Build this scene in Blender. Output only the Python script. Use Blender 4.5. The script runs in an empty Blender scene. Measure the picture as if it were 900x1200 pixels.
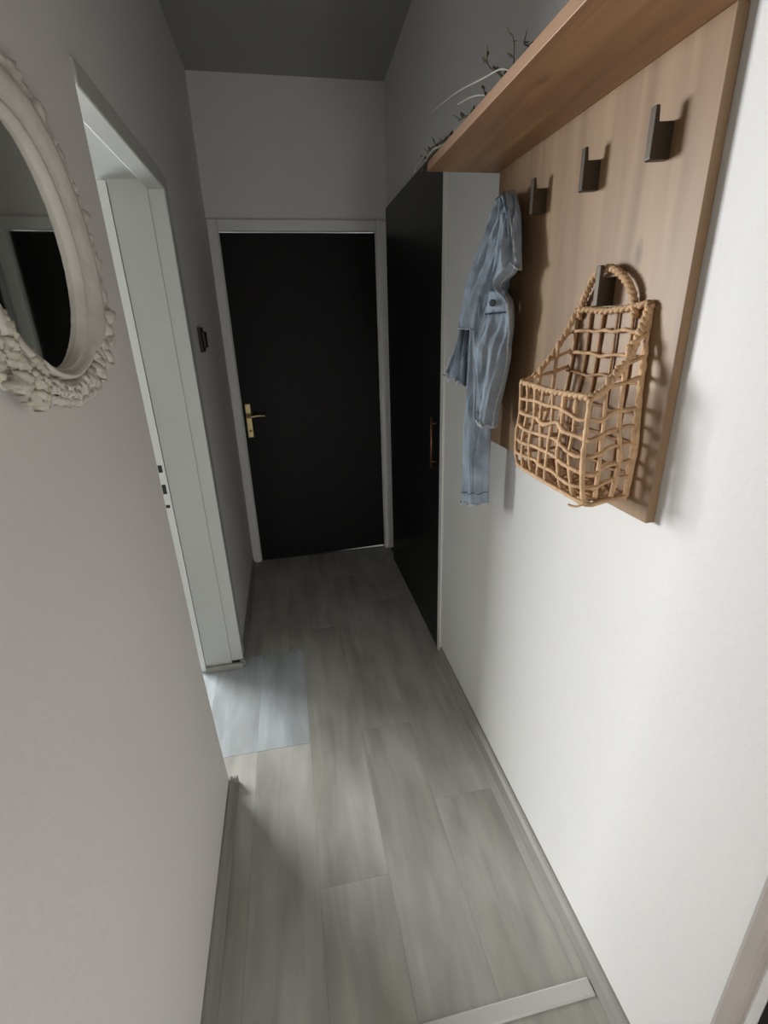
import bpy, bmesh, math, random
from mathutils import Vector, Matrix, noise
random.seed(7)
S = bpy.context.scene
C = S.collection

# ------------------------------------------------------------------ camera
cam_d = bpy.data.cameras.new('camera'); cam = bpy.data.objects.new('camera', cam_d); C.objects.link(cam)
cam_d.sensor_fit = 'HORIZONTAL'; cam_d.sensor_width = 36; cam_d.lens = 36*567/900
cam_d.clip_start = 0.02
CAMH = 1.5
f_ = 567.0
def _n(v): return v.normalized()
dy = _n(Vector((330-450, 385-600, f_))); dd = _n(Vector((495-450, 2070-600, f_)))
dd = _n(dd - dy*dd.dot(dy)); dx = _n(dd.cross(dy)); dx = dx if dx.x > 0 else -dx
dz = -dd                                  # world axes seen in the camera's frame (right, down, forward)
right = Vector((dx.x, dy.x, dz.x)); down = Vector((dx.y, dy.y, dz.y)); fwd = Vector((dx.z, dy.z, dz.z))
cam.matrix_world = Matrix(((right.x, -down.x, -fwd.x, 0), (right.y, -down.y, -fwd.y, 0),
                           (right.z, -down.z, -fwd.z, CAMH), (0, 0, 0, 1)))
S.camera = cam

# ------------------------------------------------------------------ light
S.view_settings.view_transform = 'Standard'; S.view_settings.look = 'None'
S.view_settings.gamma = 1; S.view_settings.use_curve_mapping = False
S.view_settings.exposure = 0.10
W = bpy.data.worlds.new('world'); S.world = W; W.use_nodes = True
W.node_tree.nodes['Background'].inputs[0].default_value = (0.75, 0.85, 1.0, 1)
W.node_tree.nodes['Background'].inputs[1].default_value = 0.5
def area(name, loc, rot, sx, sy, power, col):
    l = bpy.data.lights.new(name, 'AREA'); l.shape = 'RECTANGLE'; l.size = sx; l.size_y = sy
    l.energy = power; l.color = col
    o = bpy.data.objects.new(name, l); C.objects.link(o); o.location = loc; o.rotation_euler = rot
    return o
# daylight through the window of the side room on the left
area('window_daylight', (-3.6, 4.22, 1.55), (math.radians(-90), 0, 0), 2.8, 1.3, 545, (0.96, 0.98, 1.0))
# unseen fill added behind the camera to brighten the near left wall
area('left_wall_fill', (0.56, -1.05, .55), (math.radians(90), 0, math.radians(48)), 0.5, 0.8, 22.0, (1.0, 0.98, 0.97))
# lit landing behind the end door, seen only through the gap under it
area('landing_lamp', (0.4, 3.75, 2.2), (0, 0, 0), 0.4, 0.4, 60, (1.0, 0.98, 0.95))

# ------------------------------------------------------------------ materials
def lin(c): return tuple(((v/255)/12.92 if v/255 <= .04045 else ((v/255+.055)/1.055)**2.4) for v in c)
def mat(name, col, rough=0.6, metal=0.0, var=0.06, scale=8, bump=0.0, bscale=200, stretch=(1,1,1), spec=0.5, detail=6):
    m = bpy.data.materials.new(name); m.use_nodes = True; nt = m.node_tree; b = nt.nodes['Principled BSDF']
    c = lin(col); b.inputs['Roughness'].default_value = rough; b.inputs['Metallic'].default_value = metal
    b.inputs['Specular IOR Level'].default_value = spec
    tc = nt.nodes.new('ShaderNodeTexCoord'); mp = nt.nodes.new('ShaderNodeMapping'); mp.inputs['Scale'].default_value = stretch
    nt.links.new(tc.outputs['Object'], mp.inputs[0])
    nz = nt.nodes.new('ShaderNodeTexNoise'); nz.inputs['Scale'].default_value = scale; nz.inputs['Detail'].default_value = detail
    nt.links.new(mp.outputs[0], nz.inputs['Vector'])
    r = nt.nodes.new('ShaderNodeValToRGB'); nt.links.new(nz.outputs[0], r.inputs[0])
    r.color_ramp.elements[0].position = .3; r.color_ramp.elements[1].position = .7
    r.color_ramp.elements[0].color = (*[v*(1-var) for v in c], 1); r.color_ramp.elements[1].color = (*[min(1, v*(1+var)) for v in c], 1)
    nt.links.new(r.outputs[0], b.inputs['Base Color'])
    if bump:
        n2 = nt.nodes.new('ShaderNodeTexNoise'); n2.inputs['Scale'].default_value = bscale; n2.inputs['Detail'].default_value = 4
        nt.links.new(mp.outputs[0], n2.inputs['Vector'])
        bp = nt.nodes.new('ShaderNodeBump'); bp.inputs['Strength'].default_value = bump; bp.inputs['Distance'].default_value = .004
        nt.links.new(n2.outputs[0], bp.inputs['Height']); nt.links.new(bp.outputs[0], b.inputs['Normal'])
    return m
M = {}
M['wall'] = mat('painted_wall', (223,222,219), .75, var=.02, scale=2.5, bump=.15, bscale=60)
M['wall_warm'] = mat('painted_wall_warm', (224,220,215), .75, var=.02, scale=2.5, bump=.2, bscale=50)
M['tile_wall'] = mat('grey_green_side_room_wall', (70,73,70), .6, var=.03, scale=3)
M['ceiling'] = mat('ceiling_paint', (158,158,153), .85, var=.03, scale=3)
M['white_wood'] = mat('white_lacquer', (226,226,222), .4, var=.02, scale=5)
M['old_casing'] = mat('yellowed_casing', (172,164,158), .5, var=.05, scale=12)
M['tile_floor'] = mat('side_room_floor', (92,93,92), .5, var=.05, scale=6)
M['jamb'] = mat('grey_white_door_frame', (186,187,182), .45, var=.02, scale=5)
M['black'] = mat('black_wardrobe_laminate', (17,16,17), .42, var=.1, scale=6, stretch=(1,1,.2), bump=.1, bscale=120)
M['dark_door'] = mat('dark_brown_door', (12,9,9), .6, spec=.3, var=.2, scale=10, stretch=(1,1,.1), bump=.1, bscale=60)
M['skirt'] = mat('grey_skirting', (142,140,133), .45, var=.12, scale=14, stretch=(1,.15,1))
M['brass'] = mat('worn_brass', (196,178,130), .35, .85, var=.12, scale=30)
M['bronze'] = mat('bronze_bar', (120,86,62), .35, .8, var=.1, scale=30)
M['gunmetal'] = mat('gunmetal_hook', (74,66,56), .42, .5, var=.08, scale=40)
M['plastic_dark'] = mat('dark_plastic', (42,40,38), .4, var=.05)
M['steel'] = mat('strike_plate_steel', (95,92,88), .4, .6, var=.08)
M['thresh'] = mat('threshold_metal', (192,191,186), .5, .0, var=.03)
M['frame'] = mat('cream_plaster_frame', (212,206,198), .6, var=.1, scale=20, bump=.3, bscale=90)
M['frame_gold'] = mat('aged_cream_ornament', (198,193,176), .6, var=.14, scale=35, bump=.3, bscale=90)
M['denim'] = mat('washed_denim', (152,165,178), .9, var=.30, scale=16, bump=.5, bscale=350)
M['denim_dark'] = mat('denim_inside', (66,75,88), .9, var=.2, scale=18, bump=.5, bscale=350)
M['denim_edge'] = mat('frayed_denim_edge', (190,194,198), .95, var=.15, scale=60, bump=.5, bscale=400)
M['copper'] = mat('dull_button', (92,96,100), .4, .7)
M['reed'] = mat('water_hyacinth_reed', (196,160,120), .7, var=.22, scale=45, bump=.5, bscale=260, stretch=(1,1,1))
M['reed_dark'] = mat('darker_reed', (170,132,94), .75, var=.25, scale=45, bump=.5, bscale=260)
M['twig'] = mat('dry_twig', (70,62,46), .8, var=.2, scale=30)
M['leaf'] = mat('dry_leaf', (84,80,56), .8, var=.25, scale=50)
M['straw'] = mat('pale_straw', (170,166,156), .8, var=.1, scale=50)
M['subfloor'] = mat('subfloor', (92,88,82), .9)
# mirror glass
m = bpy.data.materials.new('mirror_glass'); m.use_nodes = True; b = m.node_tree.nodes['Principled BSDF']
b.inputs['Base Color'].default_value = (.80,.82,.78,1); b.inputs['Metallic'].default_value = 1; b.inputs['Roughness'].default_value = .03
M['mirror'] = m

def wood(name, c1, c2, c3, knots=True, axis='Z'):
    m = bpy.data.materials.new(name); m.use_nodes = True; nt = m.node_tree; b = nt.nodes['Principled BSDF']
    b.inputs['Roughness'].default_value = .5
    tc = nt.nodes.new('ShaderNodeTexCoord'); mp = nt.nodes.new('ShaderNodeMapping')
    mp.inputs['Scale'].default_value = {'Z': (14,14,1.1), 'Y': (14,1.1,14)}[axis]
    nt.links.new(tc.outputs['Object'], mp.inputs[0])
    n = nt.nodes.new('ShaderNodeTexNoise'); n.inputs['Scale'].default_value = 1.6; n.inputs['Detail'].default_value = 8; n.inputs['Distortion'].default_value = .6
    nt.links.new(mp.outputs[0], n.inputs['Vector'])
    r = nt.nodes.new('ShaderNodeValToRGB'); nt.links.new(n.outputs[0], r.inputs[0])
    e = r.color_ramp.elements; e[0].position = .28; e[0].color = (*lin(c1), 1); e[1].position = .72; e[1].color = (*lin(c3), 1)
    x = e.new(.5); x.color = (*lin(c2), 1)
    col = r.outputs[0]
    if knots:
        mp2 = nt.nodes.new('ShaderNodeMapping'); mp2.inputs['Scale'].default_value = {'Z': (5,5,2.2), 'Y': (5,2.2,5)}[axis]
        nt.links.new(tc.outputs['Object'], mp2.inputs[0])
        v = nt.nodes.new('ShaderNodeTexVoronoi'); v.inputs['Scale'].default_value = 1.4; v.inputs['Randomness'].default_value = 1
        nt.links.new(mp2.outputs[0], v.inputs['Vector'])
        r2 = nt.nodes.new('ShaderNodeValToRGB'); nt.links.new(v.outputs['Distance'], r2.inputs[0])
        r2.color_ramp.elements[0].position = .02; r2.color_ramp.elements[0].color = (.30,.27,.24,1)
        r2.color_ramp.elements[1].position = .10; r2.color_ramp.elements[1].color = (1,1,1,1)
        mx = nt.nodes.new('ShaderNodeMix'); mx.data_type = 'RGBA'; mx.blend_type = 'MULTIPLY'; mx.inputs[0].default_value = .9
        nt.links.new(col, mx.inputs[6]); nt.links.new(r2.outputs[0], mx.inputs[7]); col = mx.outputs[2]
    nt.links.new(col, b.inputs['Base Color'])
    bp = nt.nodes.new('ShaderNodeBump'); bp.inputs['Strength'].default_value = .15; bp.inputs['Distance'].default_value = .002
    nt.links.new(n.outputs[0], bp.inputs['Height']); nt.links.new(bp.outputs[0], b.inputs['Normal'])
    return m
M['oak'] = wood('knotty_oak_panel', (132,104,75), (148,119,88), (162,134,101))
M['oak_h'] = wood('knotty_oak_shelf', (126,92,62), (146,109,77), (166,130,96), axis='Y')
def laminate(name, base):
    m = bpy.data.materials.new(name); m.use_nodes = True; nt = m.node_tree; b = nt.nodes['Principled BSDF']
    b.inputs['Roughness'].default_value = .42
    tc = nt.nodes.new('ShaderNodeTexCoord'); oi = nt.nodes.new('ShaderNodeObjectInfo')
    ad = nt.nodes.new('ShaderNodeVectorMath'); ad.operation = 'ADD'
    sc = nt.nodes.new('ShaderNodeVectorMath'); sc.operation = 'SCALE'; sc.inputs[3].default_value = 30
    cb = nt.nodes.new('ShaderNodeCombineXYZ')
    for i in range(3): nt.links.new(oi.outputs['Random'], cb.inputs[i])
    nt.links.new(cb.outputs[0], sc.inputs[0]); nt.links.new(tc.outputs['Object'], ad.inputs[0]); nt.links.new(sc.outputs[0], ad.inputs[1])
    mp = nt.nodes.new('ShaderNodeMapping'); mp.inputs['Scale'].default_value = (16,2.0,16); nt.links.new(ad.outputs[0], mp.inputs[0])
    n = nt.nodes.new('ShaderNodeTexNoise'); n.inputs['Scale'].default_value = 1.3; n.inputs['Detail'].default_value = 8; n.inputs['Distortion'].default_value = .4
    nt.links.new(mp.outputs[0], n.inputs['Vector'])
    r = nt.nodes.new('ShaderNodeValToRGB'); nt.links.new(n.outputs[0], r.inputs[0])
    e = r.color_ramp.elements; c = lin(base)
    e[0].position = .25; e[0].color = (*[v*.74 for v in c], 1); e[1].position = .75; e[1].color = (*[min(1,v*1.15) for v in c], 1)
    # broad cloudy darkening of the print, and small dark knots
    mp2 = nt.nodes.new('ShaderNodeMapping'); mp2.inputs['Scale'].default_value = (5,2.2,5); nt.links.new(ad.outputs[0], mp2.inputs[0])
    n2 = nt.nodes.new('ShaderNodeTexNoise'); n2.inputs['Scale'].default_value = 1.2; n2.inputs['Detail'].default_value = 3
    nt.links.new(mp2.outputs[0], n2.inputs['Vector'])
    r2 = nt.nodes.new('ShaderNodeValToRGB'); nt.links.new(n2.outputs[0], r2.inputs[0])
    r2.color_ramp.elements[0].position = .3; r2.color_ramp.elements[0].color = (.74,.735,.70,1)
    r2.color_ramp.elements[1].position = .65; r2.color_ramp.elements[1].color = (1,1,1,1)
    v = nt.nodes.new('ShaderNodeTexVoronoi'); v.inputs['Scale'].default_value = 1.5; nt.links.new(mp2.outputs[0], v.inputs['Vector'])
    r3 = nt.nodes.new('ShaderNodeValToRGB'); nt.links.new(v.outputs['Distance'], r3.inputs[0])
    r3.color_ramp.elements[0].position = .03; r3.color_ramp.elements[0].color = (.62,.6,.58,1)
    r3.color_ramp.elements[1].position = .13; r3.color_ramp.elements[1].color = (1,1,1,1)
    m1 = nt.nodes.new('ShaderNodeMix'); m1.data_type = 'RGBA'; m1.blend_type = 'MULTIPLY'; m1.inputs[0].default_value = 1
    m2 = nt.nodes.new('ShaderNodeMix'); m2.data_type = 'RGBA'; m2.blend_type = 'MULTIPLY'; m2.inputs[0].default_value = .6
    nt.links.new(r.outputs[0], m1.inputs[6]); nt.links.new(r2.outputs[0], m1.inputs[7])
    nt.links.new(m1.outputs[2], m2.inputs[6]); nt.links.new(r3.outputs[0], m2.inputs[7])
    hs = nt.nodes.new('ShaderNodeHueSaturation'); nt.links.new(m2.outputs[2], hs.inputs['Color'])
    mr = nt.nodes.new('ShaderNodeMapRange'); mr.inputs[3].default_value = .95; mr.inputs[4].default_value = 1.04
    nt.links.new(oi.outputs['Random'], mr.inputs[0]); nt.links.new(mr.outputs[0], hs.inputs['Value'])
    nt.links.new(hs.outputs[0], b.inputs['Base Color'])
    return m
M['floor'] = laminate('grey_oak_laminate', (176,174,167))
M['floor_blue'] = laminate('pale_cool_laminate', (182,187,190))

# ------------------------------------------------------------------ mesh helpers
def obj(name, bm, m, parent=None, smooth=False, bevel=0.0):
    me = bpy.data.meshes.new(name); bmesh.ops.recalc_face_normals(bm, faces=bm.faces[:]); bm.to_mesh(me); bm.free()
    if smooth:
        for p in me.polygons: p.use_smooth = True
    o = bpy.data.objects.new(name, me); C.objects.link(o)
    for mm in (m if isinstance(m, list) else [m]): me.materials.append(mm)
    if parent is not None:
        o.parent = parent; o.matrix_parent_inverse = Matrix.Translation(-Vector(parent.location))
    if bevel:
        b = o.modifiers.new('bevel', 'BEVEL'); b.width = bevel; b.segments = 2; b.limit_method = 'ANGLE'
    return o
def empty(name, loc, label=None, cat=None, group=None, kind=None):
    o = bpy.data.objects.new(name, None); C.objects.link(o); o.location = loc; o.empty_display_size = .05
    tag(o, label, cat, group, kind); return o
def tag(o, label=None, cat=None, group=None, kind=None):
    for k, v in (('label', label), ('category', cat), ('group', group), ('kind', kind)):
        if v: o[k] = v
    return o
def box(bm, x0, x1, y0, y1, z0, z1):
    vs = [bm.verts.new((x, y, z)) for x in (x0, x1) for y in (y0, y1) for z in (z0, z1)]
    for f in ((0,1,3,2),(4,6,7,5),(0,4,5,1),(2,3,7,6),(0,2,6,4),(1,5,7,3)): bm.faces.new([vs[i] for i in f])
    return bm
def B(*a): return box(bmesh.new(), *a)
def prism(bm, pts, axis, a, b_):
    """closed outline pts swept along an axis ('x','y','z') from a to b_"""
    def P(p, t): return {'x': (t, p[0], p[1]), 'y': (p[0], t, p[1]), 'z': (p[0], p[1], t)}[axis]
    A = [bm.verts.new(P(p, a)) for p in pts]; D = [bm.verts.new(P(p, b_)) for p in pts]
    n = len(pts)
    for i in range(n): bm.faces.new((A[i], A[(i+1)%n], D[(i+1)%n], D[i]))
    bm.faces.new(A[::-1]); bm.faces.new(D); return bm
def tube(bm, pts, r, n=6, flat=1.0, closed=False, jitter=0):
    pts = [Vector(p) for p in pts]; rings = []; up = None
    rs = r if isinstance(r, (list, tuple)) else [r]*len(pts)
    for i, p in enumerate(pts):
        a = pts[i-1] if (i or closed) else pts[i]; b_ = pts[(i+1) % len(pts)] if (i < len(pts)-1 or closed) else pts[i]
        t = (b_-a).normalized()
        if up is None: up = Vector((0,0,1)) if abs(t.z) < .9 else Vector((1,0,0))
        s = t.cross(up).normalized(); up = s.cross(t).normalized()
        rr = rs[i]*(1+random.uniform(-jitter, jitter))
        rings.append([bm.verts.new(p + s*math.cos(k*2*math.pi/n)*rr + up*math.sin(k*2*math.pi/n)*rr*flat) for k in range(n)])
    m = len(rings)
    for i in range(m if closed else m-1):
        A, D = rings[i], rings[(i+1) % m]
        for k in range(n): bm.faces.new((A[k], A[(k+1)%n], D[(k+1)%n], D[k]))
    if not closed: bm.faces.new(rings[0][::-1]); bm.faces.new(rings[-1])
    return bm
def cr(P, t):
    """Catmull-Rom through list of Vectors, t in 0..len-1"""
    n = len(P); i = min(int(t), n-2); u = t-i
    p0, p1, p2, p3 = P[max(i-1,0)], P[i], P[i+1], P[min(i+2,n-1)]
    return .5*((2*p1)+(p2-p0)*u+(2*p0-5*p1+4*p2-p3)*u*u+(3*p1-p0-3*p2+p3)*u**3)
def smoothline(P, k=6):
    P = [Vector(p) for p in P]; return [cr(P, i/k) for i in range((len(P)-1)*k+1)]

# ------------------------------------------------------------------ room shell
LX, RX, EY, CZ = -.345, .612, 3.13, 2.70
XW = -5.4                                   # far wall of the side room
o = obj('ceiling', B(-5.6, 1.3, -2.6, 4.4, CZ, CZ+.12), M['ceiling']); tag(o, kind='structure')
# floor slab with laminate planks
fl = obj('floor', B(-5.6, 1.3, -2.6, 4.4, -.12, -.010), M['subfloor']); tag(fl, kind='structure')
def plank(x0, x1, y0, y1, m):
    g = .0002
    ge = .0006 if abs(y0-1.465) < .01 or abs(y1-1.465) < .01 else .00012
    bm = B(x0+g, x1-g, y0+ge, y1-ge, -.010, 0)
    o = obj('floor_plank', bm, m, fl, bevel=.0003); return o
PW = .2
seams = [-.045 + PW*k for k in range(-6, 4)]
offs = [.5, .0, .75, .3, 1.465, .95, .15, .70, .35, .9]
for i in range(len(seams)):
    x0, x1 = seams[i], min(seams[i]+PW, .62)
    if x0 > .60: continue
    off = offs[i]; y = off - 1.3*3
    if x1 > -.36:                      # corridor columns
        if -.27 < x0 < -.2 or -.46 < x0 < -.4:
            ys = [-2.0, -1.10, .19 if x0 > -.3 else -.2, 1.465, 2.06, EY]
        else:
            ys = [-2.0]; yy = -2.0 + (off % 1.3) + .2
            while yy < EY-.05: ys.append(yy); yy += 1.29
            ys.append(EY)
        for a, b_ in zip(ys[:-1], ys[1:]):
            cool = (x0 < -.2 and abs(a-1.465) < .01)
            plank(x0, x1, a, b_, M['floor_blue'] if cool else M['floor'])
    else:
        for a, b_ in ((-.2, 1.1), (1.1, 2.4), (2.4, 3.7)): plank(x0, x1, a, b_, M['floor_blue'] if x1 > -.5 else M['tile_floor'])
plank(-5.4, seams[0], 1.0, 4.2, M['tile_floor']); plank(-.445, .62, -2.5, -2.0, M['floor'])

# left wall near the camera; its free end leans slightly
bm = bmesh.new(); prism(bm, [(-2.5,0),(1.335,0),(1.300,.25),(1.262,.6),(1.238,1.1),(1.212,1.9),(1.19,CZ),(-2.5,CZ)], 'x', -.50, -.332)
wl = obj('wall_left', bm, M['wall_warm']); tag(wl, kind='structure')
# left wall beyond the doorway and above it
o = obj('wall_left', B(-.50, LX, 2.05, EY+.12, 0, CZ), M['wall']); tag(o, kind='structure')
o = obj('wall_left', B(-.50, LX, 1.15, 2.05, 1.982, CZ), M['wall']); tag(o, kind='structure')
# end wall with door opening
def end_piece(*a):
    return tag(obj('wall_end', B(*a), M['wall']), kind='structure')
end_piece(-.345, -.29, EY, EY+.12, 0, CZ); end_piece(.585, .80, EY, EY+.12, 0, CZ); end_piece(-.29, .585, EY, EY+.12, 2.01, CZ)
# right wall: beside the camera with the near doorway, plus the slightly skewed piece over the wardrobe
tag(obj('wall_right', B(RX, .80, .31, 1.875, 0, CZ), M['wall']), kind='structure')
tag(obj('wall_right', B(RX, .80, -.55, .31, 2.03, CZ), M['wall']), kind='structure')
tag(obj('wall_right', B(RX, .80, -2.5, -.55, 0, CZ), M['wall']), kind='structure')
bm = prism(bmesh.new(), [(RX,1.875),(.80,1.875),(.80,EY),(.655,EY)], 'z', 2.085, CZ)
tag(obj('wall_right', bm, M['wall']), kind='structure')
tag(obj('wall_right', B(.655, .80, 2.93, EY, 0, 2.085), M['wall']), kind='structure')
tag(obj('wall_right', B(1.20, 1.3, 1.6, 3.2, 0, CZ), M['wall']), kind='structure')
# rear wall of the corridor
tag(obj('wall_rear', B(-.5, .80, -2.6, -2.5, 0, CZ), M['wall']), kind='structure')
# side room
def side_wall(name, *a): return tag(obj(name, B(*a), M['tile_wall']), kind='structure')
side_wall('wall_side_room_near', XW, -.50, .98, 1.08, 0, CZ)
side_wall('wall_side_room_inner', -.50, -.40, EY+.12, 4.35, 0, CZ)
side_wall('wall_side_room_outer', XW-.1, XW, .98, 4.45, 0, CZ)
for a in ((XW,-5.0,0,CZ),(-2.2,-.50,0,CZ),(-5.0,-2.2,0,.9),(-5.0,-2.2,2.2,CZ)):
    side_wall('wall_side_room_far', a[0], a[1], 4.25, 4.45, a[2], a[3])
w1 = empty('window_1', (-3.6, 4.3, .9), kind='structure')
bm = bmesh.new()
for a in ((-5.0,-4.95,.9,2.2),(-2.25,-2.2,.9,2.2),(-4.95,-2.25,.9,.95),(-4.95,-2.25,2.15,2.2),(-3.62,-3.58,.95,2.15)): box(bm, a[0], a[1], 4.27, 4.33, a[2], a[3])
obj('window_frame', bm, M['white_wood'], w1)

# skirting boards
def skirt(name, xw, s, y0, y1, d=.030, hgt=.036):
    prof = [(xw,0),(xw+s*d,0),(xw+s*d,.006),(xw+s*d*.55,.013),(xw+s*d*.28,.024),(xw+s*d*.2,hgt),(xw,hgt)]
    return tag(obj(name, prism(bmesh.new(), prof, 'y', y0, y1), M['skirt']), kind='structure')
skirt('baseboard_right', RX, -1, .345, 1.872)
skirt('baseboard_left', -.332, 1, -2.4, 1.345)
skirt('baseboard_left', LX, 1, 2.08, EY-.03, d=.022)
# wrap of the skirting at the near wall's free end, and along the far jamb's foot
tag(obj('baseboard_left', B(-.50, -.303, 1.334, 1.348, 0, .032), M['skirt'], bevel=.003), kind='structure')
tag(obj('baseboard_left', B(-.50, -.33, 1.978, 1.996, 0, .028), M['skirt'], bevel=.005), kind='structure')
tag(obj('baseboard_left', B(-.347, -.322, 1.996, 2.095, 0, .032), M['skirt'], bevel=.004), kind='structure')
# threshold bar
bm = prism(bmesh.new(), [(.557,0),(.594,0),(.590,.004),(.561,.004)], 'x', -.30, .578)
tag(obj('trim_1', bm, M['thresh']), kind='structure')

# ------------------------------------------------------------------ door_1 (dark end door)
d1 = empty('door_1', (.147, EY, 0), kind='structure')
bm = bmesh.new()
prism(bm, [(-.286,.001),(.15,.002),(.581,.018),(.581,2.000),(-.286,2.000)], 'y', EY+.012, EY+.052)
obj('door_leaf', bm, M['dark_door'], d1, bevel=.002)
def casing(bm, prof_out):  pass
obj('door_casing', B(-.343, -.290, EY-.022, EY+.02, .0, 2.062), M['white_wood'], d1, bevel=.006)
obj('door_casing', B(.585, .648, EY-.022, EY+.02, .0, 2.062), M['white_wood'], d1, bevel=.006)
obj('door_casing', B(-.290, .585, EY-.020, EY+.02, 2.004, 2.062), M['white_wood'], d1, bevel=.006)
obj('door_jamb', B(-.292, -.286, EY+.0, EY+.12, 0, 2.01), M['white_wood'], d1)
obj('door_jamb', B(.581, .587, EY+.0, EY+.12, 0, 2.01), M['white_wood'], d1)
hp = obj('handle_plate', B(-.270, -.236, EY+.005, EY+.012, .862, 1.072), M['brass'], d1, bevel=.003); tag(hp, 'brass handle plate')
bm = bmesh.new(); tube(bm, smoothline([(-.255,EY+.006,1.0),(-.255,EY-.035,1.0),(-.235,EY-.045,1.0),(-.19,EY-.044,1.003),(-.150,EY-.042,1.0)], 5), [.009]*11+[.008,.0075,.007,.0065,.006,.0055,.005,.0045,.004,.003], 8)
obj('lever', bm, M['brass'], hp, smooth=True)
bm = bmesh.new(); tube(bm, [(-.253,EY+.006,.905),(-.253,EY+.0,.905)], .008, 10); obj('lock_cylinder', bm, M['steel'], hp)
# lit landing beyond the end door
tag(obj('floor_landing', B(-.6, 1.2, EY+.10, 4.3, -.011, -.002), M['thresh']), kind='structure')

# ------------------------------------------------------------------ door_2 (open doorway on the left)
d2 = empty('door_2', (-.36, 1.65, 0), kind='structure')
def lean(x0, x1, y0, y1, z0, z1):       # the old frame leans a little out of plumb
    return prism(bmesh.new(), [(y0-.028*z0, z0), (y1-.028*z0, z0), (y1-.028*z1, z1), (y0-.028*z1, z1)], 'x', x0, x1)
obj('jamb_lining', lean(-.500, -.384, 2.0, 2.05, .0, 1.965), M['jamb'], d2)
obj('jamb_rebate', lean(-.535, -.503, 1.997, 2.05, .0, 1.955), M['white_wood'], d2, bevel=.002)
obj('jamb_lining', B(-.535, -.384, 1.25, 2.0, 1.960, 1.982), M['jamb'], d2)
obj('door_casing', lean(-.386, -.330, 2.004, 2.068, .034, 1.938), M['jamb'], d2, bevel=.004)
obj('door_casing', B(-.386, -.330, 1.222, 2.014, 1.936, 1.982), M['jamb'], d2, bevel=.004)
sp = tag(obj('strike_plate', lean(-.534, -.5065, 1.9965, 2.013, .80, 1.06), M['white_wood'], d2), 'painted strike plate with dark slots')
for z0, z1 in ((.985,1.015),(.895,.935),(.835,.848)):
    obj('slot', lean(-.527, -.512, 1.9955, 1.9975, z0, z1), M['plastic_dark'], sp)

# ------------------------------------------------------------------ door_3 (edge of a doorway beside the camera)
d3 = empty('door_3', (.65, -.12, 0), kind='structure')
obj('door_casing', B(.596, .63, .312, .345, 0, 2.06), M['old_casing'], d3, bevel=.008)
obj('door_casing', B(.596, .63, -.585, -.55, 0, 2.06), M['old_casing'], d3, bevel=.008)
obj('door_casing', B(.596, .63, -.55, .312, 2.025, 2.06), M['old_casing'], d3, bevel=.008)
obj('door_leaf', B(.64, .68, -.55, .31, .006, 2.03), M['dark_door'], d3, bevel=.002)

# ------------------------------------------------------------------ wall switch on the far left wall
sw = empty('wall_switch', (LX, 2.30, 1.465), 'small dark rectangular switch box on the left wall between the two doors', 'switch')
obj('switch_plate', B(LX, LX+.012, 2.255, 2.345, 1.415, 1.515), M['plastic_dark'], sw, bevel=.003)
obj('rocker', B(LX+.012, LX+.026, 2.268, 2.332, 1.432, 1.498), M['plastic_dark'], sw, bevel=.004)

# ------------------------------------------------------------------ wardrobe, flush in the right wall
wd = empty('wardrobe', (.88, 2.40, 0), 'tall black built-in wardrobe with white front edge, flush in the right wall', 'wardrobe')
obj('body', B(.626, 1.19, 1.92, 2.925, .005, 2.08), M['black'], wd)
obj('door', B(.604, .624, 1.918, 2.928, .004, 2.083), M['black'], wd, bevel=.002)
tag(obj('side_panel', B(.603, 1.19, 1.878, 1.915, 0, 2.084), M['white_wood'], wd, bevel=.001), 'white lacquered side panel edge')
hd = bmesh.new(); tube(hd, [(.578,1.952,.918),(.578,1.952,1.138)], .0055, 10)
for z in (.945, 1.11): tube(hd, [(.605,1.952,z),(.578,1.952,z)], .004, 8)
tag(obj('handle', hd, M['bronze'], wd, smooth=True), 'slim bronze bar handle')

# ------------------------------------------------------------------ coat panel and shelf (one piece of furniture)
cp = empty('coat_rack', (RX, 1.04, 1.162), 'knotty oak wall panel coat rack with a deep top shelf on the right wall', 'coat rack')
obj('back_panel', B(.594, RX-.0005, .684, 1.400, 1.162, 1.864), M['oak'], cp, bevel=.0012)
obj('shelf', B(.405, RX-.0005, .684, 1.420, 1.8645, 1.885), M['oak_h'], cp, bevel=.0012)
def hook(y, z, label=None):
    bm = bmesh.new()
    prof = [(.594,z+.0),(.594,z+.048),(.569,z+.046),(.567,z+.066),(.561,z+.066),(.561,z+.0),(.563,z-.002)]
    prism(bm, prof, 'y', y-.0, y+.013)
    return tag(obj('hook', bm, M['gunmetal'], cp, bevel=.0012), label)
for y in (.766, .944, 1.136, 1.318): hook(y, 1.720)
hook(.856, 1.522)

# ------------------------------------------------------------------ wicker basket on the lower hook
bk = empty('wall_basket', (.588, .86, 1.20), 'open weave reed wall basket hanging by its loop on the oak panel', 'basket')
XB, XF = .5895, .495
def strand(name, pts, r=.0035, m='reed', k=5, flat=.75, jit=.22, lab=None, n=6):
    r = r*(1.36 if m == 'reed' else 1.05)
    P = [Vector(p) for p in pts]
    for i in range(1, len(P)-1): P[i] += Vector((random.uniform(-1,1)*.0015, random.uniform(-1,1)*.0035, random.uniform(-1,1)*.003))
    L = smoothline(P, k)
    return tag(obj(name, tube(bmesh.new(), L, r, n, flat, jitter=jit), M[m], bk, smooth=True), lab)
YN, YF = .742, .995       # near and far sides of the basket front
YTN, YTF = .748, .957     # top of the back
ZB, ZT, ZF = 1.198, 1.520, 1.377
def side_y(z, far): 
    t = (z-ZB)/(ZT-ZB)
    return (YF+(YTF-YF)*max(0,t)) if far else (.735+(YTN-.735)*t)
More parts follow.
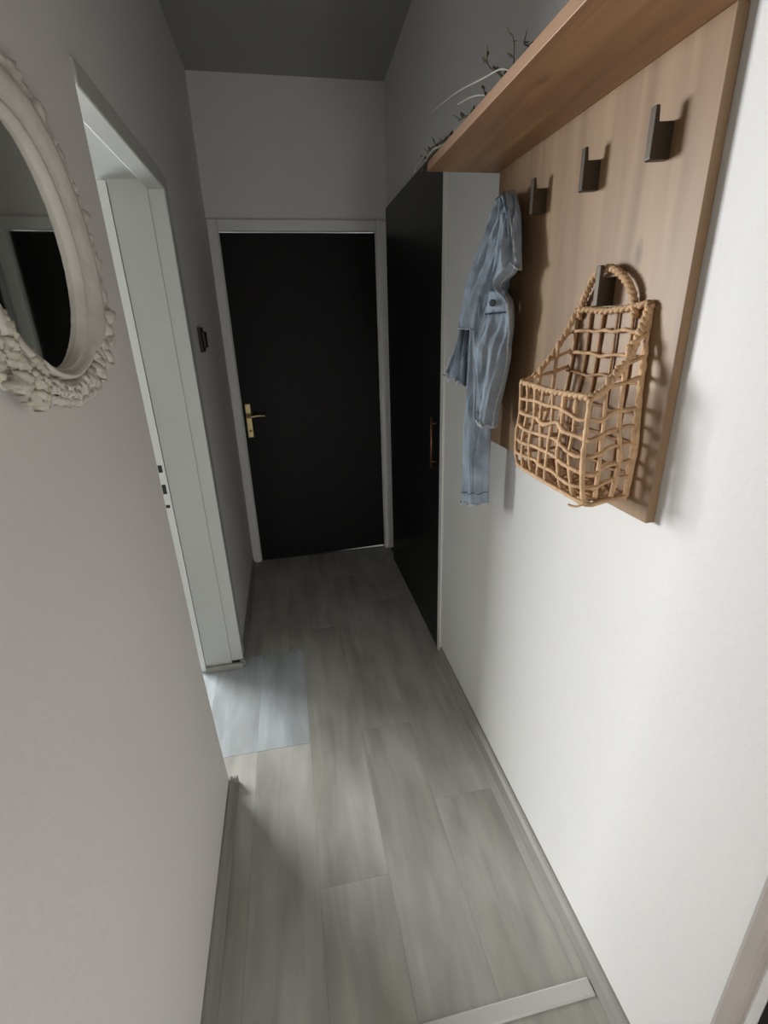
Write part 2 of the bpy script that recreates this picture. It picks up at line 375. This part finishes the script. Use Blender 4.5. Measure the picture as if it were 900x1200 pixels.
# front uprights
nf = 8
def bulge(y):   # front face is a little convex
    u = (y-YN)/(YF-YN); return XF - .006*math.sin(math.pi*min(max(u,0),1))
for i in range(nf):
    y = YN + (YF-YN)*i/(nf-1); a = random.uniform(-.007,.007) if 0 < i < nf-1 else 0
    yb = YN-.012+(YF-YN)*i/(nf-1) if i < 3 else y
    r = .0042 if i in (0,) else .0036
    strand('upright_strand', [(bulge(y)+.012, yb, ZB-.004),(bulge(y)+.001, yb, ZB+.012),(bulge(y)-.001, y+a, ZB+.07),(bulge(y)+.002, y-a, ZB+.12),(bulge(y), y, ZF)], r)
# near and far side uprights
for far in (0, 1):
    for k_, x in enumerate((.524, .556)):
        yb = side_y(ZB, far)
        t = (x-XF)/(XB-XF); zt = ZF + (ZT-ZF)*t**1.25
        a = random.uniform(-.006,.006)
        strand('upright_strand', [(x, yb, ZB-.004),(x+a, side_y(ZB+.07, far)+(-.003 if not far else .003), ZB+.07),(x-a, side_y(ZB+.14, far), ZB+.14),(x, side_y(zt, far), zt)], .0040 if k_ == 1 else .0034)
# back uprights
for i in range(6):
    u = i/5; a = random.uniform(-.008,.008)
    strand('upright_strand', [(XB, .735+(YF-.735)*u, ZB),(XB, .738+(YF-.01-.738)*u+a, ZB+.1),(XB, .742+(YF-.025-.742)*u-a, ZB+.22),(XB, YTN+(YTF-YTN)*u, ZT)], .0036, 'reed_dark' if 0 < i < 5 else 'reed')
# cross strands round the front and both sides
for j, z in enumerate((1.225, 1.255, 1.285, 1.315, 1.346)):
    d = [-.004, -.002, 0, .002, .002][j]; sag = random.uniform(-.004,.003)
    w = .0032
    strand('cross_strand', [(XB-.002, side_y(z,0), z+.010),(.565, side_y(z,0)-w, z+.008),(.541, side_y(z,0)+w-.004, z+.003),(.518, side_y(z,0)-w, z-.004+sag),
        (XF+.006, YN-.004, z-.008),(XF-.002, YN+.02, z-.007+sag),(bulge(YN+.055)-w, YN+.055, z-.003),(bulge(.85)+w, .83, z+.002),(bulge(.87)-w, .87, z-sag),(bulge(.91)+w, .91, z+.001),(bulge(.95)-w, .95, z),
        (XF+.001, YF-.006, z),(.518, side_y(z,1)+w, z+.002),(.545, side_y(z,1)-w, z+.004),(XB-.002, side_y(z,1), z+.004)], .0036 + .0004*(j%2), k=4, jit=.16)
# extra bands on the raised sides and across the back
for z in (1.392, 1.425, 1.462):
    t = ((z-ZF)/(ZT-ZF))**.8; xs = XF+(XB-XF)*t
    for far in (0, 1):
        s = -.003 if not far else .003
        strand('cross_strand', [(XB-.001, side_y(z,far), z+.016),((XB+xs)/2, side_y(z,far)+s, z+.006),(xs+.003, side_y(z,far), z-.002)], .0034)
for z in (1.240, 1.292, 1.345, 1.398, 1.438, 1.478):
    y0, y1 = side_y(z,0), side_y(z,1); n_ = 8
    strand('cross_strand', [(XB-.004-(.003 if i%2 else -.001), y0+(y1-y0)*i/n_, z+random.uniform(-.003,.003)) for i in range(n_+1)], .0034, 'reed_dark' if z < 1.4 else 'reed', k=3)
# twisted rims
def twist(name, pts, r=.0042, amp=.0026, turns=60, m='reed', k=10, lab=None):
    L = smoothline(pts, k); n = len(L); bm = bmesh.new()
    total = sum((L[i+1]-L[i]).length for i in range(n-1)); acc = 0
    for ph in (0, math.pi):
        Q = []; acc = 0
        for i, p in enumerate(L):
            t = (L[min(i+1,n-1)]-L[max(i-1,0)]).normalized()
            s = t.cross(Vector((.31,.52,.8))).normalized(); u = s.cross(t)
            if i: acc += (L[i]-L[i-1]).length
            an = ph + acc*turns*2*math.pi/1.0*.55
            Q.append(p + s*math.cos(an)*amp + u*math.sin(an)*amp)
        tube(bm, Q, r, 6, 1, jitter=.08)
    return tag(obj(name, bm, M[m], bk, smooth=True), lab)
twist('rim', [(XF,YN,ZF),(XF-.004,.80,ZF-.001),(XF-.006,.87,ZF-.002),(XF-.003,.94,ZF),(XF,YF,ZF)])
twist('rim', [(XF,YN,ZF),(.517,YN+.0,ZF+.010),(.538,.743,ZF+.036),(.560,.745,ZF+.062),(.576,.747,ZF+.106),(XB-.003,YTN,ZT)], r=.0050, amp=.0032, turns=95)
twist('rim', [(XF,YF,ZF),(.520,YF-.004,ZF+.012),(.546,.98,ZF+.045),(.570,.965,ZF+.095),(XB-.003,YTF,ZT)])
twist('rim', [(XB-.003,YTN,ZT+.002),(XB-.003,.80,ZT-.004),(XB-.003,.86,ZT-.007),(XB-.003,.91,ZT-.004),(XB-.003,YTF,ZT)])
twist('rim', [(XB-.003,.735,ZB),(XB-.003,.739,1.35),(XB-.003,YTN,ZT)], r=.0042)
# woven bottom
bmb = bmesh.new()
for i in range(9):
    x = XF+.012+(XB-XF-.016)*i/8
    tube(bmb, [(x, .733+j*.026, ZB-.003+(.003 if (i+j)%2 else -.003)) for j in range(11)], .0042, 6, .8, jitter=.15)
for i in range(12):
    y = .742+.0228*i
    tube(bmb, [(XF+.006+j*.0125, y, ZB-.003+(-.003 if (i+j)%2 else .003)) for j in range(8)], .0038, 6, .8, jitter=.15)
tube(bmb, smoothline([(XB,.735,ZB),(.54,.730,ZB-.004),(XF+.008,.727,ZB-.006),(XF-.001,.80,ZB-.003),(XF-.004,.88,ZB-.001),(XF+.002,YF-.004,ZB),(.54,YF+.002,ZB),(XB,YF,ZB)], 4), .0050, 6, .8, jitter=.2)
tag(obj('woven_base', bmb, M['reed'], bk, smooth=True), kind='stuff')
# hanging loop over the hook
twist('loop_handle', [(XB-.002,.950,1.502),(.584,.935,1.535),(.578,.905,1.567),(.577,.880,1.580),(.577,.856,1.583),(.578,.830,1.575),(.580,.800,1.553),(.584,.785,1.525),(XB-.003,.782,1.500)], r=.0046, amp=.003, turns=80)
tube_b = bmesh.new(); tube(tube_b, smoothline([(XF+.004,.728,ZB-.006),(XF-.006,.735,ZB-.012),(XF-.014,.748,ZB-.012)], 4), .0022, 5)
obj('loose_reed_end', tube_b, M['reed'], bk)

# ------------------------------------------------------------------ denim jacket on the fourth hook
jk = empty('denim_jacket', (.56, 1.32, 1.77), 'light blue washed denim jacket bunched on the farthest hook of the oak panel', 'jacket')
NRM = Vector((-.72, -.69, 0)).normalized()
def clampx(v):
    lim = .589 if v.y < 1.405 else .607
    if v.x > lim: v.x = lim
    return v
def cloth(name, rows, thick, m, folds, seed=0, nu=28, per=8, back=.012, drop=0, lab=None, parent=None, wob=.003):
    """closed hanging cloth volume between left and right edge rows, with vertical folds"""
    Ls = [Vector(r[0]) for r in rows]; Rs = [Vector(r[1]) for r in rows]; n = (len(rows)-1)*per+1
    bm = bmesh.new(); F = []; K = []
    for i in range(n):
        t = i/per; tt = i/(n-1); L = cr(Ls, t); R = cr(Rs, t); fr = []; bk_ = []
        for j in range(nu+1):
            u = j/nu; p = L.lerp(R, u)
            prof = max(0, 1-(2*u-1)**2)**.5
            fold = 0
            for (fq, amp, slope, ph) in folds:
                w = 1-2.6*abs(noise.noise(Vector((u*fq + tt*slope + ph, tt*1.5 + ph, seed*3.1))))
                fold += 1.7*amp*(1-abs(w)**.7*2 if False else w)*min(1, prof*1.6)
            cr_ = wob*noise.noise(Vector((u*7+seed, tt*14, seed*1.7)))*2
            ends = min(1, tt*6+.25)
            q = p + NRM*((thick*prof*.9*ends) + fold*ends + cr_)
            if i == n-1: q.z += drop*math.sin(u*19+seed)
            fr.append(bm.verts.new(clampx(q)))
            q2 = p - NRM*(back*prof) + NRM*(fold*.3)
            bk_.append(bm.verts.new(clampx(q2)) if 0 < j < nu else fr[-1])
        F.append(fr); K.append(bk_)
    for i in range(n-1):
        for j in range(nu):
            bm.faces.new((F[i][j], F[i][j+1], F[i+1][j+1], F[i+1][j]))
            vs = [K[i][j], K[i+1][j], K[i+1][j+1], K[i][j+1]]
            if len(set(vs)) > 2: bm.faces.new(vs)
    bm.faces.new([*F[0], *[v for v in K[0][-2:0:-1]]])
    hem = [Vector(v.co) for v in F[-1]]; le = [Vector(F[i][1].co) for i in range(n)]; re = [Vector(F[i][-2].co) for i in range(n)]
    o = obj(name, bm, m, parent or jk, smooth=True)
    tag(o, lab)
    return o, hem, le, re
def edging(name, pts, r, parent, m='denim_edge', wav=0):
    r *= 1.2
    P = [p + Vector((0,0,0)) + NRM*.001 for p in pts]
    if wav: P = [p + Vector((random.uniform(-wav,wav), random.uniform(-wav,wav), random.uniform(-wav,wav))) for p in P]
    P = [clampx(p + Vector((-r*1.1, 0, 0))) for p in P]
    return obj(name, tube(bmesh.new(), P, r, 5, .8, jitter=.35), M[m], parent, smooth=True)
BACK = [((0.560,1.301,1.790),(0.574,1.263,1.782)),((0.554,1.309,1.770),(0.577,1.248,1.762)),((0.545,1.321,1.732),(0.579,1.240,1.718)),((0.527,1.344,1.680),(0.580,1.235,1.667)),
 ((0.506,1.367,1.606),(0.575,1.256,1.594)),((0.494,1.377,1.551),(0.575,1.258,1.542)),((0.488,1.382,1.488),(0.575,1.258,1.477))]
INNER = [((0.512,1.362,1.60),(0.575,1.256,1.594)),((0.504,1.366,1.53),(0.575,1.258,1.52)),((0.505,1.366,1.452),(0.573,1.268,1.430)),((0.511,1.364,1.359),(0.571,1.276,1.364)),((0.515,1.360,1.287),(0.567,1.291,1.282))]
SLEEVE = [((0.516,1.335,1.60),(0.558,1.267,1.58)),((0.508,1.347,1.52),(0.558,1.267,1.50)),((0.508,1.347,1.452),(0.560,1.267,1.431)),((0.507,1.346,1.349),(0.559,1.271,1.354)),((0.506,1.348,1.265),(0.558,1.278,1.260)),((0.501,1.352,1.194),(0.556,1.282,1.187)),((0.502,1.351,1.084),(0.557,1.280,1.099)),((0.503,1.351,0.982),(0.558,1.276,0.997))]
CUFF = [((0.490,1.367,1.52),(0.513,1.349,1.51)),((0.488,1.369,1.479),(0.511,1.349,1.470)),((0.479,1.376,1.441),(0.509,1.352,1.434)),((0.466,1.386,1.402),(0.506,1.355,1.395)),((0.453,1.397,1.366),(0.504,1.356,1.335))]
FRONT = [((0.536,1.239,1.739),(0.544,1.201,1.732)),((0.535,1.243,1.679),(0.551,1.169,1.663)),((0.532,1.256,1.632),(0.552,1.167,1.612)),((0.528,1.261,1.585),(0.540,1.212,1.583)),
 ((0.523,1.268,1.520),(0.549,1.179,1.548)),((0.515,1.278,1.475),(0.551,1.168,1.502)),((0.505,1.291,1.432),(0.551,1.170,1.459)),((0.508,1.287,1.377),(0.550,1.174,1.408)),((0.512,1.282,1.316),(0.547,1.186,1.350)),((0.514,1.279,1.275),(0.544,1.201,1.295)),((0.519,1.273,1.250),(0.543,1.207,1.246))]
COLLAR = [((0.545,1.262,1.788),(0.563,1.232,1.784)),((0.540,1.240,1.765),(0.560,1.205,1.757)),((0.541,1.222,1.736),(0.560,1.185,1.726)),((0.542,1.210,1.700),(0.558,1.172,1.683)),((0.544,1.200,1.663),(0.556,1.160,1.639)),((0.548,1.184,1.628),(0.555,1.150,1.610))]
o_, hem, le, re = cloth('back_body', BACK, .022, M['denim'], [(2.6,.011,1.2,.3),(6,.004,2.4,1),(14,.0015,5,2)], 1)
edging('seam', hem[:14], .0022, o_)
o_, hem, le, re = cloth('lining', INNER, .012, M['denim_dark'], [(2.5,.009,1.4,.3),(5,.004,-2,.3)], 2)
o_, hem, le, re = cloth('sleeve', SLEEVE, .022, M['denim'], [(1.8,.007,1.4,.8),(5,.003,-2.5,0)], 3, drop=.003)
edging('sleeve_hem', hem, .0022, o_, wav=.0008)
ring = [p + Vector((0,0,.035)) for p in hem]; edging('cuff_seam', ring, .0010, o_, 'denim_dark')
o_, hem, le, re = cloth('sleeve_end', CUFF, .012, M['denim'], [(3.5,.008,.8,.8)], 4, drop=.006)
edging('frayed_hem', hem, .0034, o_, wav=.002)
edging('seam', [p.lerp(p, 0) for p in le], .0016, o_)
o_, hem, le, re = cloth('front_body', FRONT, .026, M['denim'], [(1.8,.012,-1.6,2.2),(4.5,.005,2.6,1),(12,.0015,5,2)], 5, drop=.004, back=.02)
edging('frayed_hem', hem, .0032, o_, wav=.002)
edging('placket_edge', re, .0022, o_, wav=.0006)
edging('placket_edge', le[30:], .0016, o_, wav=.0006)
fb = o_
o_, hem, le, re = cloth('collar', COLLAR, .014, M['denim'], [(2.2,.008,1.2,.5),(6,.002,3,1)], 6, back=.010)
edging('collar_edge', hem, .0022, o_); edging('collar_edge', le[26:], .0022, o_)
POCK = [((0.506,1.224,1.570),(0.526,1.176,1.570)),((0.505,1.226,1.550),(0.527,1.171,1.549)),((0.504,1.230,1.519),(0.529,1.166,1.521))]
o_, hem, le, re = cloth('pocket_flap', POCK, .004, M['denim'], [(1,.001,.2,0)], 7, nu=12, per=5, back=.014, lab='denim pocket flap with a round button')
edging('flap_hem', hem, .0022, o_, 'denim_dark')
top = [p + Vector((0,0,.001)) for p in [Vector(r) for r in POCK[0]]]
bm = bmesh.new(); bc = Vector((.508,1.197,1.543)) + NRM*.006
tube(bm, [bc - NRM*.004, bc, bc + NRM*.003], [.008,.0085,.006], 14)
obj('button', bm, M['copper'], o_)

# ------------------------------------------------------------------ oval mirror with carved frame on the left wall
mc = Vector((-.331, .788, 1.6075))
mi = empty('wall_mirror', mc, 'oval mirror in an ornate carved cream frame on the left wall beside the camera', 'mirror')
outer = {-180:.235,-155:.232,-131:.220,-117:.203,-96:.205,-74:.220,-50:.250,-39:.272,-23:.295,-14:.298,0:.296,12:.296,24:.294,39:.287,48:.282,60:.275,75:.262,90:.250,110:.240,135:.236,160:.236,180:.235}
keys = sorted(outer)
def orad(a):
    for k0, k1 in zip(keys[:-1], keys[1:]):
        if k0 <= a <= k1:
            t = (a-k0)/(k1-k0); t = t*t*(3-2*t); return outer[k0]*(1-t)+outer[k1]*t
def irad(a):
    A, B_ = .139, .150; r = math.radians(a); return A*B_/math.hypot(B_*math.cos(r), A*math.sin(r))
def mpt(a, r, d): return Vector((-.332+d, mc.y+math.cos(math.radians(a))*r, mc.z+math.sin(math.radians(a))*r))
prof = [(-.03,.009),(0,.017),(.02,.021),(.06,.026),(.10,.027),(.13,.024),(.16,.024),(.24,.030),(.36,.036),(.48,.034),(.55,.028),(.60,.020),(.63,.016),(.70,.024),(.78,.026),(.86,.022),(.94,.014),(1.0,.006),(1.0,.0005)]
bm = bmesh.new(); rings = []; NA = 240
def sector(a):                     # 1 inside the carved lower sector, 0 elsewhere
    u = max(0, min(1, (58-abs(a+88))/26)); return u*u*(3-2*u)
for i in range(NA):
    a = -180 + 360*i/NA; ri, ro = irad(a), orad(a); ring = []
    for (t, d) in prof:
        w = 1.0
        ro2 = ro*(.93 + .035*math.sin(math.radians(a)*22) + .03*noise.noise(Vector((a*.12,0,3)))) if t > .62 else ro*.965
        tt_ = t*(1-.42*sector(a)) if t <= .63 else 1-(1-t)*(1+.55*sector(a))
        r = ri+(ro2-ri)*tt_
        dd_ = d + ((.011*noise.noise(Vector((a*.30, t*9, 1))) + .006*noise.noise(Vector((a*.9, t*20, 2)))) if t > .62 and t < 1 else .0006*noise.noise(Vector((a*.3, t*9, 5))))
        ring.append(bm.verts.new(mpt(a, r, max(.0008, dd_))))
    rings.append(ring)
for i in range(NA):
    A, D = rings[i], rings[(i+1)%NA]
    for j in range(len(prof)-1): bm.faces.new((A[j], A[j+1], D[j+1], D[j]))
obj('frame', bm, M['frame'], mi, smooth=True)
bm = bmesh.new(); f1 = [bm.verts.new(mpt(a*3, irad(-180+a*3 if False else ((a*3+180)%360)-180)+.002, .0175)) for a in range(120)]
for v in f1: v.co.x -= .020*(v.co.y-mc.y)
f2 = [bm.verts.new(v.co - Vector((.010,0,0))) for v in f1]
bm.faces.new(f1)
for i in range(120): bm.faces.new((f1[i], f2[i], f2[(i+1)%120], f1[(i+1)%120]))
tag(obj('mirror_glass', bm, M['mirror'], mi), 'dark reflecting oval glass')
# carved leaves: curled acanthus lobes laid round the lower rim and along the outer edge
def leaf(bm, a, r, d, ang, ln, wd, curl=.5, hgt=.012):
    base = mpt(a, r, d); ra = math.radians(ang)
    e1 = Vector((0, math.cos(ra), math.sin(ra))); e2 = Vector((0, -math.sin(ra), math.cos(ra))); ex = Vector((1,0,0))
    G = []
    for i in range(9):
        t = i/8; w = wd*math.sin(math.pi*min(1, .08+t*.95))**.7
        row = []
        for j in range(7):
            s = (j-3)/3
            rip = .0015*math.cos(s*math.pi*3)
            h = hgt*math.sin(math.pi*t)*(1-.6*s*s) + .010*curl*t*t + rip*(1-t*.3) + .002
            row.append(bm.verts.new(base + e1*(ln*t*(1-.12*s*s)) + e2*(w*s + ln*.22*curl*t*t) + ex*max(-d+.001, h if abs(s) < 1 else h-.010)))
        G.append(row)
    for i in range(8):
        for j in range(6): bm.faces.new((G[i][j], G[i][j+1], G[i+1][j+1], G[i+1][j]))
random.seed(11)
def cluster(name, specs, m, lab=None):
    bm = bmesh.new()
    for s in specs: leaf(bm, *s)
    o = obj(name, bm, m, mi, smooth=True)
    sd = o.modifiers.new('solid', 'SOLIDIFY'); sd.thickness = .002
    return tag(o, lab)
# overlapping shells of leaves round the lower right, three rows deep
def W_(a, t): return irad(a)+(orad(a)-irad(a))*t
for (ac, sp_, n_) in ((-62, 38, 10), (-98, 26, 8), (-34, 20, 5)):
    sp = []
    for k in range(n_):
        a = ac - sp_/2 + sp_*k/max(1, n_-1); wdt = orad(a)-irad(a)
        sp.append((a, W_(a,.66), .016, a+random.uniform(-22,22), wdt*.30, .013, random.uniform(-.4,.4), .010))
        sp.append((a+2, W_(a,.50), .022, a+random.uniform(-60,60), wdt*.32, .013, random.uniform(-1,1), .010))
        sp.append((a+random.uniform(-2,2), W_(a,.36), .024, a+random.uniform(-62,62), wdt*.26, .010, random.uniform(-1,1), .009))
    cluster('carved_leaves', sp, M['frame'])
# cream roses at the lower left, seen at the picture's edge: rings of small petals
sp = []
for (a0, t0) in ((-158,.55),(-147,.80),(-143,.42),(-133,.66),(-122,.82),(-121,.50),(-163,.85)):
    for k in range(9):
        th = k*137.5; rr = .004+.0022*k
        da = math.degrees(rr*math.cos(math.radians(th))/.2); dr = rr*math.sin(math.radians(th))
        sp.append((a0+da, W_(a0,t0)+dr, .030-.0012*k, th+a0+random.uniform(-20,20), .017, .011, .4, .009))
cluster('carved_roses', sp, M['frame_gold'], 'yellowish cream carved rose cluster')
# small leaves along the right and upper edge
for a0, a1, st in ((-24, 70, 6), (72, 170, 8)):
    sp = []; a = a0
    while a < a1:
        sp.append((a, orad(a)*.85, .013, a+86+random.uniform(-12,12), .034, .009, random.uniform(-.6,.9), .006))
        a += st
    cluster('carved_leaves', sp, M['frame'])

# ------------------------------------------------------------------ dry sprigs lying on the shelf
def sprig(loc, label, specs, pale=None):
    t = empty('dried_sprig', loc, label, 'dried plant', 'dried sprigs on the oak shelf')
    for (pts, r, leaves) in specs:
        L = smoothline(pts, 5); st = obj('stem', tube(bmesh.new(), L, [r*(1-.6*i/(len(L)-1)) for i in range(len(L))], 5), M['twig'], t, smooth=True)
        if leaves:
            bm = bmesh.new()
            for k in range(leaves):
                p = L[int((k+1)/(leaves+1)*(len(L)-1))]
                d = Vector((random.uniform(-1,1), random.uniform(-1,1), random.uniform(.1,1))).normalized(); s = d.cross(Vector((0,0,1))).normalized()
                ln = random.uniform(.010,.022)
                vs = [bm.verts.new(p), bm.verts.new(p+d*ln*.5+s*ln*.22), bm.verts.new(p+d*ln), bm.verts.new(p+d*ln*.5-s*ln*.22)]
                bm.faces.new(vs)
            lf = obj('leaves', bm, M['leaf'], t); sd = lf.modifiers.new('solid','SOLIDIFY'); sd.thickness = .0008
    if pale:
        for pts in pale: obj('straw_stem', tube(bmesh.new(), smoothline(pts, 6), .0016, 5), M['straw'], t, smooth=True)
    return t
zs = 1.886
sprig((.44,1.0,zs), 'dry twiggy sprig with thin upright stems on the middle of the oak shelf', [
    ([(.46,1.02,zs+.004),(.44,1.04,zs+.03),(.42,1.066,zs+.055),(.415,1.062,zs+.082)], .0016, 5),
    ([(.45,.95,zs+.004),(.43,.92,zs+.02),(.412,.90,zs+.016),(.41,.888,zs+.026)], .0016, 3),
    ([(.47,1.10,zs+.004),(.44,1.00,zs+.03),(.415,.95,zs+.045),(.41,.97,zs+.06)], .0014, 4),
    ([(.45,1.0,zs+.004),(.43,1.02,zs+.02),(.414,1.03,zs+.038)], .0014, 4),
    ([(.44,1.07,zs+.003),(.42,1.07,zs+.010),(.41,1.06,zs+.02)], .0018, 5)],
    pale=[[(.43,.96,zs+.002),(.415,.99,zs+.020),(.41,1.06,zs+.034),(.41,1.19,zs+.063),(.41,1.30,zs+.082),(.41,1.40,zs+.096)],
          [(.44,1.05,zs+.002),(.42,1.12,zs+.03),(.415,1.22,zs+.05)]])
sprig((.42,1.36,zs), 'leafy dry sprig overhanging the far end of the oak shelf above the wardrobe', [
    ([(.46,1.20,zs+.004),(.43,1.28,zs+.012),(.412,1.36,zs+.014),(.408,1.45,zs+.006),(.408,1.50,zs-.012)], .0026, 9),
    ([(.45,1.22,zs+.004),(.425,1.32,zs+.020),(.412,1.42,zs+.026),(.41,1.48,zs+.018)], .0022, 8),
    ([(.43,1.13,zs+.003),(.415,1.17,zs+.012),(.41,1.20,zs+.014)], .0026, 7)],
    pale=[[(.42,1.30,zs+.002),(.408,1.40,zs+.016),(.405,1.50,zs+.022),(.408,1.56,zs+.012)],
          [(.43,1.26,zs+.002),(.406,1.36,zs+.010),(.404,1.43,zs+.004)]])
